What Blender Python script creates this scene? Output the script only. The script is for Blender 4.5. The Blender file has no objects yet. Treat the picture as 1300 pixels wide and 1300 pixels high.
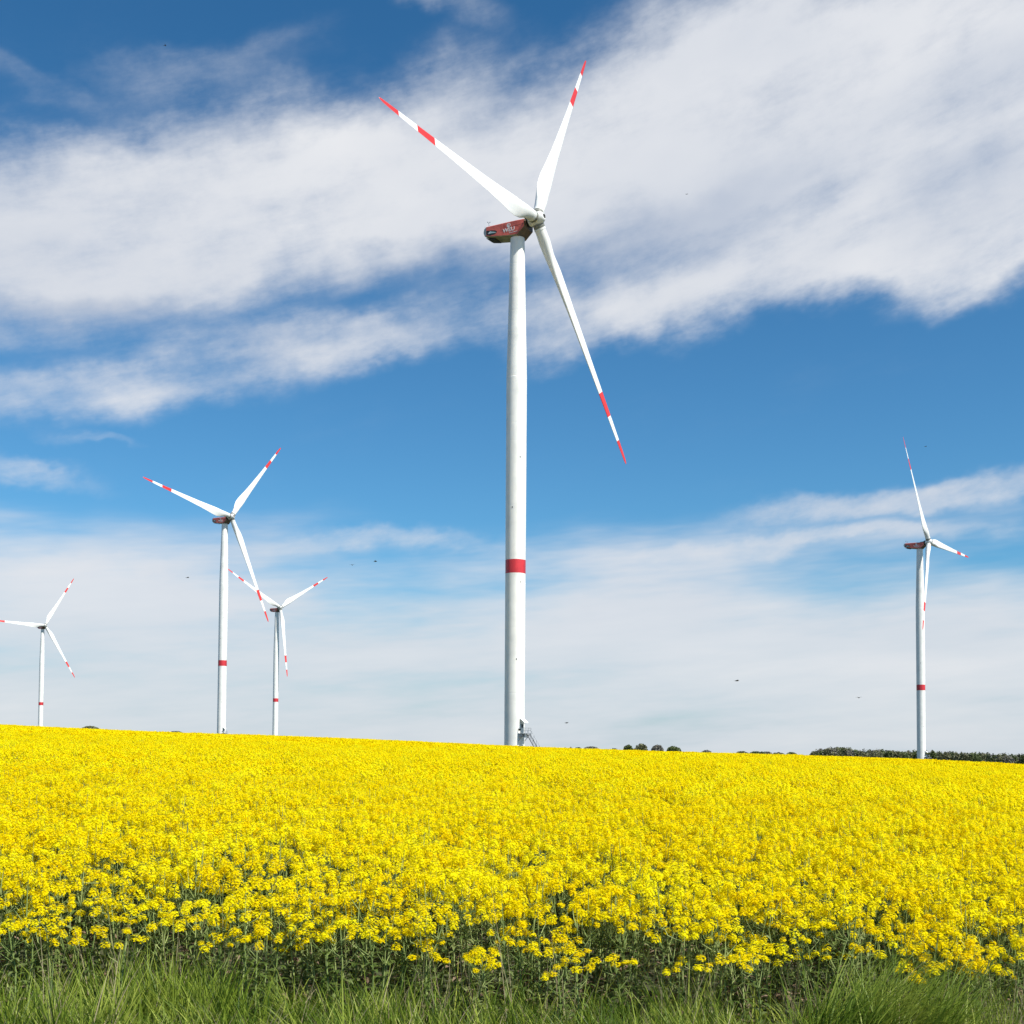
import bpy, math, random, os
import numpy as np
from mathutils import Vector, Matrix, Euler

SC = bpy.context.scene
COL = SC.collection
R_ = math.radians

# ------------------------------------------------------------------ camera
FPX, CX, CY = 1512.8, 678.88, 876.65           # focal length and principal point in the photo's 1300 px
PITCH, ROLL = R_(2.4245), R_(0.3183)
cam_d = bpy.data.cameras.new('camera'); cam = bpy.data.objects.new('camera', cam_d); COL.objects.link(cam)
Fw = Vector((0, math.cos(PITCH), math.sin(PITCH)))
Zc = Vector((0, -math.sin(PITCH), math.cos(PITCH)))
Rt = Vector((1, 0, 0)) * math.cos(ROLL) + Zc * math.sin(ROLL)
Up = Zc * math.cos(ROLL) - Vector((1, 0, 0)) * math.sin(ROLL)
cam.matrix_world = Matrix(((Rt.x, Up.x, -Fw.x, 0), (Rt.y, Up.y, -Fw.y, 0), (Rt.z, Up.z, -Fw.z, 0), (0, 0, 0, 1)))
cam_d.sensor_width = 36; cam_d.lens = 36 * FPX / 1300
cam_d.shift_x = -(CX - 650) / 1300; cam_d.shift_y = (CY - 650) / 1300
cam_d.clip_start = 0.1; cam_d.clip_end = 20000
SC.camera = cam
SC.render.resolution_x = 1024; SC.render.resolution_y = 1024

def ray(px, py):
    """direction through a point of the photo, scaled to y = 1"""
    u = (px - CX) / FPX; v = -(py - CY) / FPX
    d = Fw + Rt * u + Up * v
    return d / d.y
def at(px, py, dist): return ray(px, py) * dist

# ------------------------------------------------------------------ helpers
def tag(o, label=None, cat=None, group=None, kind=None):
    if label: o['label'] = label
    if cat: o['category'] = cat
    if group: o['group'] = group
    if kind: o['kind'] = kind
    return o
def empty(name, loc=(0, 0, 0)):
    o = bpy.data.objects.new(name, None); COL.objects.link(o); o.location = loc; o.empty_display_size = 0.2
    return o
class MB:
    """collects vertices and faces (with a material index) for one mesh"""
    def __init__(s): s.v = []; s.f = []; s.m = []; s.sm = []
    def add(s, verts, faces, mat=0, smooth=False):
        b = len(s.v); s.v += [tuple(p) for p in verts]
        for f in faces: s.f.append([i + b for i in f]); s.m.append(mat); s.sm.append(smooth)
    def box(s, c, size, rot=None, mat=0):
        x, y, z = [k / 2 for k in size]; c = Vector(c)
        vs = [Vector((a * x, b * y, d * z)) for a in (-1, 1) for b in (-1, 1) for d in (-1, 1)]
        if rot is not None: vs = [rot @ p for p in vs]
        s.add([c + p for p in vs], [(0, 1, 3, 2), (4, 6, 7, 5), (0, 4, 5, 1), (2, 3, 7, 6), (0, 2, 6, 4), (1, 5, 7, 3)], mat)
    def tube(s, pts, rad, n=6, mat=0, smooth=True, cap=True):
        pts = [Vector(p) for p in pts]
        if not hasattr(rad, '__len__'): rad = [rad] * len(pts)
        vs = []
        for i, p in enumerate(pts):
            t = (pts[min(i + 1, len(pts) - 1)] - pts[max(i - 1, 0)]).normalized()
            a = t.orthogonal().normalized() if abs(t.z) < .95 else Vector((1, 0, 0)).cross(t).normalized()
            b = t.cross(a)
            for k in range(n):
                w = 2 * math.pi * k / n
                vs.append(p + (a * math.cos(w) + b * math.sin(w)) * rad[i])
        fs = []
        for i in range(len(pts) - 1):
            for k in range(n):
                fs.append((i * n + k, i * n + (k + 1) % n, (i + 1) * n + (k + 1) % n, (i + 1) * n + k))
        s.add(vs, fs, mat, smooth)
        if cap:
            m = (len(pts) - 1) * n
            s.add(vs[:n], [tuple(range(n))[::-1]], mat); s.add(vs[m:], [tuple(range(n))], mat)
    def mesh(s, name, mats):
        me = bpy.data.meshes.new(name); me.from_pydata(s.v, [], s.f)
        for m in mats: me.materials.append(m)
        me.polygons.foreach_set('material_index', s.m); me.polygons.foreach_set('use_smooth', s.sm)
        me.update(); return me
    def build(s, name, mats, parent=None):
        if not isinstance(mats, (list, tuple)): mats = [mats]
        o = bpy.data.objects.new(name, s.mesh(name, mats)); COL.objects.link(o)
        if parent: o.parent = parent
        return o
def copy_tree(o, parent=None):
    c = o.copy(); COL.objects.link(c)
    if parent: c.parent = parent
    for ch in list(o.children): copy_tree(ch, c)
    return c

# ------------------------------------------------------------------ materials
def mat(name, rough=0.6):
    m = bpy.data.materials.new(name); m.use_nodes = True
    nt = m.node_tree; b = nt.nodes['Principled BSDF']; b.inputs['Roughness'].default_value = rough
    return m, nt, b
def N(nt, typ, **kw):
    n = nt.nodes.new(typ)
    for k, v in kw.items(): setattr(n, k, v)
    return n
def ramp(nt, fac, stops):
    r = N(nt, 'ShaderNodeValToRGB'); nt.links.new(fac, r.inputs[0])
    el = r.color_ramp.elements
    while len(el) < len(stops): el.new(0.5)
    for e, (p, c) in zip(el, stops): e.position = p; e.color = (*c, 1)
    return r.outputs[0]
def noise(nt, vec, scale, detail=4, rough=0.55, out='Fac'):
    n = N(nt, 'ShaderNodeTexNoise'); n.inputs['Scale'].default_value = scale
    n.inputs['Detail'].default_value = detail; n.inputs['Roughness'].default_value = rough
    if vec is not None: nt.links.new(vec, n.inputs['Vector'])
    return n.outputs[out]
def objco(nt): return N(nt, 'ShaderNodeTexCoord').outputs['Object']
def mapping(nt, vec, scale=(1, 1, 1), loc=(0, 0, 0), rot=(0, 0, 0), typ='POINT'):
    n = N(nt, 'ShaderNodeMapping', vector_type=typ); nt.links.new(vec, n.inputs['Vector'])
    n.inputs['Scale'].default_value = scale; n.inputs['Location'].default_value = loc; n.inputs['Rotation'].default_value = rot
    return n.outputs[0]
def simple(name, c, var=0.15, scale=3, rough=0.6, metal=0):
    m, nt, b = mat(name, rough)
    d = tuple(k * (1 - var) for k in c); u = tuple(min(1, k * (1 + var)) for k in c)
    nt.links.new(ramp(nt, noise(nt, objco(nt), scale), [(.3, d), (.7, u)]), b.inputs['Base Color'])
    b.inputs['Metallic'].default_value = metal
    return m
def leafy(name, stops, scale=2.0, transl=0.3, rough=0.55, island=False, spec=0.3):
    """thin plant tissue: reflects and lets light through, tone varying from clump to clump"""
    m, nt, b = mat(name, rough)
    oi = N(nt, 'ShaderNodeObjectInfo'); geo = N(nt, 'ShaderNodeNewGeometry')
    n1 = noise(nt, geo.outputs['Position'], scale, 3)
    src = geo.outputs['Random Per Island'] if island else oi.outputs['Random']
    mx = N(nt, 'ShaderNodeMath', operation='MULTIPLY_ADD'); nt.links.new(src, mx.inputs[0])
    mx.inputs[1].default_value = 0.55; mx.inputs[2].default_value = -0.275
    ad = N(nt, 'ShaderNodeMath', operation='ADD', use_clamp=True); nt.links.new(n1, ad.inputs[0]); nt.links.new(mx.outputs[0], ad.inputs[1])
    c = ramp(nt, ad.outputs[0], stops)
    nt.links.new(c, b.inputs['Base Color']); b.inputs['Specular IOR Level'].default_value = spec
    t = N(nt, 'ShaderNodeBsdfTranslucent'); nt.links.new(c, t.inputs[0])
    mix = N(nt, 'ShaderNodeMixShader'); mix.inputs[0].default_value = transl
    nt.links.new(b.outputs[0], mix.inputs[1]); nt.links.new(t.outputs[0], mix.inputs[2])
    nt.links.new(mix.outputs[0], nt.nodes['Material Output'].inputs[0])
    return m

# ------------------------------------------------------------------ light
SUN_AZ, SUN_EL = R_(51), R_(50)                  # azimuth to the right of "behind the camera"
S = Vector((math.sin(SUN_AZ) * math.cos(SUN_EL), -math.cos(SUN_AZ) * math.cos(SUN_EL), math.sin(SUN_EL)))
sl = bpy.data.lights.new('sun', 'SUN'); sl.energy = 4.9; sl.angle = R_(0.53); sl.color = (1, 0.965, 0.89)
so = bpy.data.objects.new('sun', sl); COL.objects.link(so); so.rotation_euler = S.to_track_quat('Z', 'Y').to_euler(); so.location = (60, -80, 120)
so['kind'] = 'structure'

def build_world():
    w = bpy.data.worlds.new('World'); SC.world = w; w.use_nodes = True
    w.cycles.sampling_method = 'MANUAL'; w.cycles.sample_map_resolution = 256
    nt = w.node_tree; nt.nodes.clear(); L = nt.links.new
    def M(op, a, b=None, c=None, clamp=False):
        n = N(nt, 'ShaderNodeMath', operation=op, use_clamp=clamp)
        for i, k in enumerate((a, b, c)):
            if k is None: continue
            if isinstance(k, (int, float)): n.inputs[i].default_value = k
            else: L(k, n.inputs[i])
        return n.outputs[0]
    def VM(op, a, b):
        n = N(nt, 'ShaderNodeVectorMath', operation=op)
        for i, k in enumerate((a, b)):
            if isinstance(k, tuple): n.inputs[i].default_value = k
            else: L(k, n.inputs[i])
        return n.outputs[0]
    def smooth(x, a, b, lo=0.0, hi=1.0):
        n = N(nt, 'ShaderNodeMapRange', interpolation_type='SMOOTHSTEP'); L(x, n.inputs[0])
        for i, k in enumerate((a, b, lo, hi)): n.inputs[i + 1].default_value = k
        return n.outputs[0]
    sky = N(nt, 'ShaderNodeTexSky', sky_type='NISHITA'); sky.sun_disc = False
    sky.sun_elevation = SUN_EL; sky.sun_rotation = math.pi - SUN_AZ
    sky.altitude = 50; sky.air_density = 1.0; sky.dust_density = 0.6; sky.ozone_density = 2.5
    tc = N(nt, 'ShaderNodeTexCoord').outputs['Generated']
    sp = N(nt, 'ShaderNodeSeparateXYZ'); L(tc, sp.inputs[0])
    az = M('ARCTAN2', sp.outputs[0], sp.outputs[1]); el = M('ARCSINE', sp.outputs[2])
    cb = N(nt, 'ShaderNodeCombineXYZ'); L(az, cb.inputs[0]); L(el, cb.inputs[1])
    P = cb.outputs[0]                                           # azimuth and elevation, radians
    # turn the plane of the sky along the streaks, stretch noise along them
    def fb(loc, rot, scale, k, det, rough, dist=0.0, src=None):
        v = mapping(nt, src or P, loc=loc, rot=(0, 0, R_(rot)), scale=scale, typ='TEXTURE')
        n = N(nt, 'ShaderNodeTexNoise'); L(v, n.inputs['Vector'])
        n.inputs['Scale'].default_value = k; n.inputs['Detail'].default_value = det
        n.inputs['Roughness'].default_value = rough; n.inputs['Distortion'].default_value = dist
        return n
    w1 = fb((3, 1, 0), 12, (1.6, 1, 1), 7.0, 3, .5)
    w2 = fb((7, 2, 0), 12, (1.5, 1, 1), 24.0, 4, .6)
    warp = VM('ADD', VM('MULTIPLY', VM('SUBTRACT', w1.outputs['Color'], (.5, .5, .5)), (.15, .085, 0)),
              VM('MULTIPLY', VM('SUBTRACT', w2.outputs['Color'], (.5, .5, .5)), (.045, .04, 0)))
    PW = VM('ADD', P, warp)
    # where cloud banks lie: soft ellipses given by the place they have in the sky
    def blob(px, py, rx, ry, rot, amp):
        def ae(x, y):
            d = ray(x, y).normalized(); return math.atan2(d.x, d.y), math.asin(d.z)
        c = ae(px, py)
        k = 1 / FPX * 0.90
        v = mapping(nt, PW, loc=(c[0], c[1], 0), rot=(0, 0, R_(rot)), scale=(rx * k, ry * k, 1), typ='TEXTURE')
        v = VM('MULTIPLY', v, (1, 1, 0))
        g = N(nt, 'ShaderNodeTexGradient', gradient_type='SPHERICAL'); L(v, g.inputs[0])
        return M('MULTIPLY', smooth(g.outputs['Fac'], 0, .8), amp)
    def total(bl):
        acc = None
        for b in bl:
            x = blob(*b); acc = x if acc is None else M('ADD', acc, x)
        return acc
    cov = M('MINIMUM', total(BANKS), 1.02)
    # pale cirrus and haze veil low over the horizon
    e_w = M('ADD', el, M('MULTIPLY', M('SUBTRACT', w1.outputs['Fac'], .5), .10))
    veil = smooth(e_w, .208, .08, 0, 1.0)
    n1 = fb((1, 5, 0), 9, (3.2, 1, 1), 9.0, 6, .6)        # streaks
    n2 = fb((2, 3, 0), 20, (1.25, 1, 1), 16.0, 6, .64)     # puffs
    n3 = fb((4, 4, 0), 4, (6, 1, 1), 14.0, 5, .62)          # thin low streaks
    n4 = fb((6, 2, 0), 16, (3.6, 1, 1), 30.0, 6, .68)          # fine combed wisps
    nn = M('ADD', M('ADD', M('MULTIPLY', n1.outputs['Fac'], .42), M('MULTIPLY', n2.outputs['Fac'], .30)), M('MULTIPLY', n4.outputs['Fac'], .28))
    d1 = M('ADD', cov, M('MULTIPLY', M('SUBTRACT', nn, .5), M('MULTIPLY_ADD', smooth(cov, .0, .45), 1.9, .7)))
    d1 = smooth(d1, .0, 1.15)
    d2 = M('MULTIPLY_ADD', M('SUBTRACT', n3.outputs['Fac'], .5), M('MULTIPLY', smooth(veil, 0, .3), 1.9), veil)
    d2 = M('MULTIPLY', smooth(d2, .05, 1.0), .93)
    inv = M('MULTIPLY', M('SUBTRACT', 1, d1), M('SUBTRACT', 1, d2))
    dens = M('SUBTRACT', 1, inv, clamp=True)
    # cloud tone: greyer in thick and lower parts, whiter on the lit billows
    tone_n = fb((9, 1, 0), 14, (1.8, 1, 1), 6.5, 4, .55)
    shade = total(SHADE)
    tone = M('SUBTRACT', M('MULTIPLY_ADD', M('SUBTRACT', tone_n.outputs['Fac'], .5), .9, .62), M('MULTIPLY', shade, .5), clamp=True)
    cc = ramp(nt, tone, [(.05, (.43, .50, .63)), (.42, (.64, .68, .755)), (.9, (.84, .85, .875))])
    low = smooth(el, .20, .02)
    mixc = N(nt, 'ShaderNodeMix', data_type='RGBA'); L(low, mixc.inputs[0]); L(cc, mixc.inputs[6])
    lc = ramp(nt, n3.outputs['Fac'], [(.3, (.57, .65, .73)), (.7, (.79, .80, .83))]); L(lc, mixc.inputs[7])
    bg1 = N(nt, 'ShaderNodeBackground'); bg1.inputs[1].default_value = SKY_STR
    tint = N(nt, 'ShaderNodeMix', data_type='RGBA', blend_type='MULTIPLY'); tint.inputs[0].default_value = 1
    L(sky.outputs[0], tint.inputs[6])
    L(ramp(nt, el, [(.12, (.41, .80, .98)), (.62, (.24, .66, .88))]), tint.inputs[7])
    L(tint.outputs[2], bg1.inputs[0])
    bg2 = N(nt, 'ShaderNodeBackground'); L(mixc.outputs[2], bg2.inputs[0]); bg2.inputs[1].default_value = 0.755
    mix = N(nt, 'ShaderNodeMixShader'); L(dens, mix.inputs[0]); L(bg1.outputs[0], mix.inputs[1]); L(bg2.outputs[0], mix.inputs[2])
    out = N(nt, 'ShaderNodeOutputWorld'); L(mix.outputs[0], out.inputs[0])
SKY_STR = 0.096
#        centre px,py  radii     tilt  amount
BANKS = [(40, 290, 380, 170, 0, .95), (330, 260, 330, 165, 7, .95), (600, 215, 300, 180, 15, .9),
         (860, 165, 330, 200, 18, .95), (1130, 110, 380, 230, 15, .95), (1330, 110, 300, 240, 8, .9),
         (850, 305, 330, 70, 13, .38), (1180, 240, 260, 70, 14, .25), (1000, 342, 380, 72, 12, .85), (1290, 292, 300, 74, 10, .85), (760, 400, 220, 60, 10, .5), (690, 455, 110, 40, 20, .3),
         (40, 498, 340, 60, 10, .52), (300, 456, 320, 68, 13, .5), (540, 414, 300, 56, 12, .46), (20, 590, 150, 26, -4, .4), (110, 556, 110, 14, 2, .25),
         (515, 8, 130, 36, -8, .42), (40, 105, 190, 24, -6, .16), (270, 85, 240, 44, 14, .24),
         (1150, 625, 380, 42, 6, .66), (1000, 690, 480, 26, 2, .55), (470, 692, 300, 32, 4, .45), (100, 722, 280, 24, 2, .45)]
SHADE = [(840, 300, 260, 70, 12, .6), (1240, 240, 200, 80, 14, .55), (560, 350, 300, 60, 8, .7), (1240, 80, 220, 60, 14, .3), (120, 390, 260, 50, 5, .6), (600, 120, 260, 50, 14, .3)]
build_world()
SC.view_settings.view_transform = 'Standard'; SC.view_settings.look = 'None'
SC.view_settings.exposure = 0.42; SC.view_settings.gamma = 1

# ------------------------------------------------------------------ terrain
def gz(x, y):
    x = np.asarray(x, float); y = np.asarray(y, float)
    xs = np.where(x > 0, 700 * np.tanh(x / 700), 260 * np.tanh(x / 260))
    Rc = 7680.; B = .0095
    yc = np.clip(y, 0, 250); z = B * yc - yc ** 2 / (2 * Rc) + B * np.clip(y, -40, 0)
    t = np.clip(y - 250, 0, 350); s = B - 250 / Rc
    z = z + s * (t - t ** 2 / 700)
    z = z - .018 * np.clip(y - 1350, 0, None)
    # gentle unevenness of the field, growing with distance
    w = np.clip((y - 10) / 60, 0, 1)
    z = z + w * (.10 * np.sin(x * .11 + .5) * np.sin(y * .045) + .16 * np.sin(x * .035 + 1.3) + .36 * np.exp(-((x - 31) / 22) ** 2) + .30 * np.exp(-((x + 66) / 18) ** 2))
    return -2.1 - .038 * xs + z
def gzf(x, y): return float(gz(x, y))

m_ground, nt, b = mat('soil_and_grass', .95)
g = N(nt, 'ShaderNodeNewGeometry').outputs['Position']
nt.links.new(ramp(nt, noise(nt, g, 1.3, 6), [(.3, (.035, .03, .018)), (.55, (.05, .06, .022)), (.75, (.07, .085, .03))]), b.inputs['Base Color'])
ys = np.concatenate([np.linspace(-60, 0, 13), np.linspace(1, 40, 60), np.linspace(42, 300, 110), np.geomspace(310, 9000, 60)])
xs = np.concatenate([-np.geomspace(9000, 130, 40), np.linspace(-125, 125, 126), np.geomspace(130, 9000, 40)])
X, Y = np.meshgrid(xs, ys); Z = gz(X, Y); nx = len(xs)
me = bpy.data.meshes.new('ground')
idx = np.arange(len(xs) * len(ys)).reshape(len(ys), nx)
fc = np.stack([idx[:-1, :-1], idx[:-1, 1:], idx[1:, 1:], idx[1:, :-1]], -1).reshape(-1, 4)
me.from_pydata(np.stack([X, Y, Z], -1).reshape(-1, 3).tolist(), [], fc.tolist()); me.materials.append(m_ground)
me.polygons.foreach_set('use_smooth', [True] * len(me.polygons))
gr = bpy.data.objects.new('ground', me); COL.objects.link(gr); tag(gr, kind='structure')

# ------------------------------------------------------------------ wind turbines
HUBH = 112.0
def paint(name, base, streak=.10, rough=.38):
    m, nt, b = mat(name, rough)
    co = objco(nt)
    n1 = noise(nt, mapping(nt, co, (1.2, 1.2, .05)), 1.0, 6, .6)
    n2 = noise(nt, co, .35, 3)
    ad = N(nt, 'ShaderNodeMath', operation='MULTIPLY'); nt.links.new(n1, ad.inputs[0]); nt.links.new(n2, ad.inputs[1])
    dk = tuple(k * (1 - streak * 1.6) for k in base)
    nt.links.new(ramp(nt, ad.outputs[0], [(.12, dk), (.3, base)]), b.inputs['Base Color'])
    return m
m_white = paint('white_paint', (.86, .845, .79))
m_blade = paint('blade_gelcoat', (.80, .79, .75), .05, .4)
m_red = paint('red_paint', (.62, .035, .045), .2, .4)
m_redb = paint('red_blade_paint', (.66, .042, .036), .1, .4)
m_nac = simple('nacelle_red', (.70, .145, .10), .3, .8, .42)
m_grey = simple('light_grey_shell', (.42, .45, .44), .15, 1, .5)
m_dark = simple('dark_recess', (.02, .022, .02), .3, 2, .7)
m_steel = simple('galvanised_steel', (.30, .32, .33), .2, 6, .45, .6)
m_railpaint = simple('dark_steel', (.06, .065, .07), .2, 6, .5, .3)
m_logo = simple('logo_white', (.78, .74, .72), .08, 4, .5)
m_teal = simple('pale_teal', (.42, .55, .55), .08, 4, .5)
m_conc = simple('concrete', (.42, .42, .40), .2, 2, .85)
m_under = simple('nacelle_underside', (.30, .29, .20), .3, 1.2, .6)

m_collar = simple('bearing_ring', (.20, .20, .17), .3, 2, .5)
m_nose = simple('shaded_nose_shell', (.16, .11, .075), .3, 1.2, .6)  # shade under and before the nose, put into its colour
def lathe(mb, prof, n=48, mat=0, mats=None):
    """prof: (radius, z) from bottom to top; mats: material per ring"""
    vs = []; 
    for r, z in prof:
        for k in range(n):
            w = 2 * math.pi * k / n; vs.append((r * math.cos(w), r * math.sin(w), z))
    b = len(mb.v); mb.v += vs
    for i in range(len(prof) - 1):
        for k in range(n):
            mb.f.append([b + i * n + k, b + i * n + (k + 1) % n, b + (i + 1) * n + (k + 1) % n, b + (i + 1) * n + k])
            mb.m.append(mats[i] if mats else mat); mb.sm.append(True)
def tower_mesh(zbot):
    mb = MB(); H = HUBH - 3.2                     # nacelle rests here
    prof = []; mats = []
    band = HUBH - 72.7
    def rad(z):
        zt = HUBH - 33.0
        return 2.10 + .045 * max(0, min(1, z / zt)) if z < zt else 2.145 + (1.49 - 2.145) * (z - zt) / (H - zt)
    zs = [zbot, band - 1.42, band + 1.42]
    seams = [13.0, 26.5, 52.0, 65.5, 69.2, 79, 93.0, 103]
    zs = sorted(zs + seams + [z + .05 for z in seams] + [z - .05 for z in seams] + [z + .10 for z in seams] + [z + .18 for z in seams] + [z - .13 for z in seams] + [HUBH - 33.0, H - .4, H])
    for z in zs:
        groove = any(abs(z - s_ - .025) < .04 for s_ in seams)
        prof.append((rad(max(z, 0)) - (.012 if groove else 0), z))
    for a, c in zip(zs[:-1], zs[1:]): mats.append(1 if band - 1.5 < (a + c) / 2 < band + 1.42 and a >= band - 1.43 else 0)
    lathe(mb, prof, 64, mats=mats)
    # small hatches and cable entry marks
    for z, ang in ((62, -1.15), (36.0, -1.0), (51.5, -1.9), (20, -1.4)):
        rr = rad(z) + .01
        mb.box((rr * math.cos(ang), rr * math.sin(ang), z), (.05, .16, .3), Matrix.Rotation(ang, 3, 'Z'), 2)
    return mb.mesh('tower', [m_white, m_red, m_dark])

def blade_mesh():
    """root at the hub centre, span along +Z, leading edge towards +X, downwind +Y"""
    RR = 55.0
    st = [(1.5, 2.3, 1.0, 16), (3.0, 2.3, 1.0, 16), (5.0, 2.75, .80, 15), (7.3, 3.6, .56, 14), (9.5, 4.05, .42, 13), (11.5, 4.05, .35, 11),
          (15, 3.55, .30, 9), (20, 2.95, .26, 7), (26, 2.5, .23, 5), (32, 2.02, .21, 3.5), (35.2, 1.82, .2, 2.8), (41.2, 1.5, .19, 1.8),
          (48.4, 1.12, .18, .8), (52, .92, .18, .3), (54, .7, .17, 0), (54.8, .38, .16, 0), (55.0, .1, .16, 0)]
    b1, b2, b3 = BAND
    ss = sorted(set([s[0] for s in st] + [b1, b2, b3] + [22.5, 29, 38, 45]))
    def I(r, k):
        for a, c in zip(st[:-1], st[1:]):
            if a[0] <= r <= c[0]:
                t = (r - a[0]) / (c[0] - a[0]); return a[k] + (c[k] - a[k]) * t
    n = 28; mb = MB(); vs = []
    for r in ss:
        c, th, tw = I(r, 1), I(r, 2), R_(I(r, 3) + PITCH_B)
        rnd = max(0, min(1, (7.5 - r) / 4.5))
        for k in range(n):
            w = 2 * math.pi * k / n
            # airfoil: xi 0 at leading edge .. 1 at trailing edge
            xi = .5 - .5 * math.cos(w); sgn = 1 if w <= math.pi else -1
            yt = 5 * th * (.2969 * math.sqrt(xi) - .126 * xi - .3516 * xi ** 2 + .2843 * xi ** 3 - .1036 * xi ** 4)
            camb = .05 * 4 * xi * (1 - xi) * (1 - rnd)
            ax_, ay_ = (.30 - xi) * c, (sgn * yt + camb) * c
            cx_, cy_ = math.cos(w) * c / 2, math.sin(w) * c / 2
            x = ax_ + (cx_ - ax_) * rnd; y = ay_ + (cy_ - ay_) * rnd
            # twist: leading edge turned upwind (-Y)
            X_ = x * math.cos(tw) + y * math.sin(tw); Y_ = -x * math.sin(tw) + y * math.cos(tw)
            vs.append((X_, Y_, r))
    mb.v = vs
    for i in range(len(ss) - 1):
        mid = (ss[i] + ss[i + 1]) / 2
        mi = 1 if (b1 < mid < b2 or mid > b3) else 0
        for k in range(n):
            mb.f.append([i * n + k, i * n + (k + 1) % n, (i + 1) * n + (k + 1) % n, (i + 1) * n + k]); mb.m.append(mi); mb.sm.append(True)
    mb.f.append(list(range((len(ss) - 1) * n, len(ss) * n))); mb.m.append(1); mb.sm.append(False)
    return mb.mesh('rotor_blade', [m_blade, m_redb])
BAND = (38.2, 43.7, 49.4); PITCH_B = -9.0

def loft(mb, secs, mat=0, caps=True, mats=None, smooth=False):
    n = len(secs[0]); b = len(mb.v)
    for s_ in secs: mb.v += [tuple(p) for p in s_]
    for i in range(len(secs) - 1):
        for k in range(n):
            mb.f.append([b + i * n + k, b + i * n + (k + 1) % n, b + (i + 1) * n + (k + 1) % n, b + (i + 1) * n + k])
            mb.m.append(mats[k] if mats else mat); mb.sm.append(smooth)
    if caps:
        mb.f.append([b + k for k in range(n)][::-1]); mb.m.append(mat); mb.sm.append(False)
        e = b + (len(secs) - 1) * n; mb.f.append([e + k for k in range(n)]); mb.m.append(mat); mb.sm.append(False)

def nsec(x, hw, top, bot, ch, cb=None):
    """cross-section of the nacelle at x: chamfered rectangle (y across, z up)"""
    cb = ch if cb is None else cb
    return [(x, -hw, bot + cb), (x, -hw + cb, bot), (x, hw - cb, bot), (x, hw, bot + cb), (x, hw, top - ch), (x, hw - ch, top), (x, -hw + ch, top), (x, -hw, top - ch)]
def text_mesh(txt, size):
    cu = bpy.data.curves.new('lettering', 'FONT'); cu.body = txt; cu.size = size; cu.extrude = .015; cu.offset = .028; cu.align_x = 'CENTER'
    o = bpy.data.objects.new('lettering', cu); COL.objects.link(o)
    dg = bpy.context.evaluated_depsgraph_get(); me = bpy.data.meshes.new_from_object(o.evaluated_get(dg))
    bpy.data.objects.remove(o); return me

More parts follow.
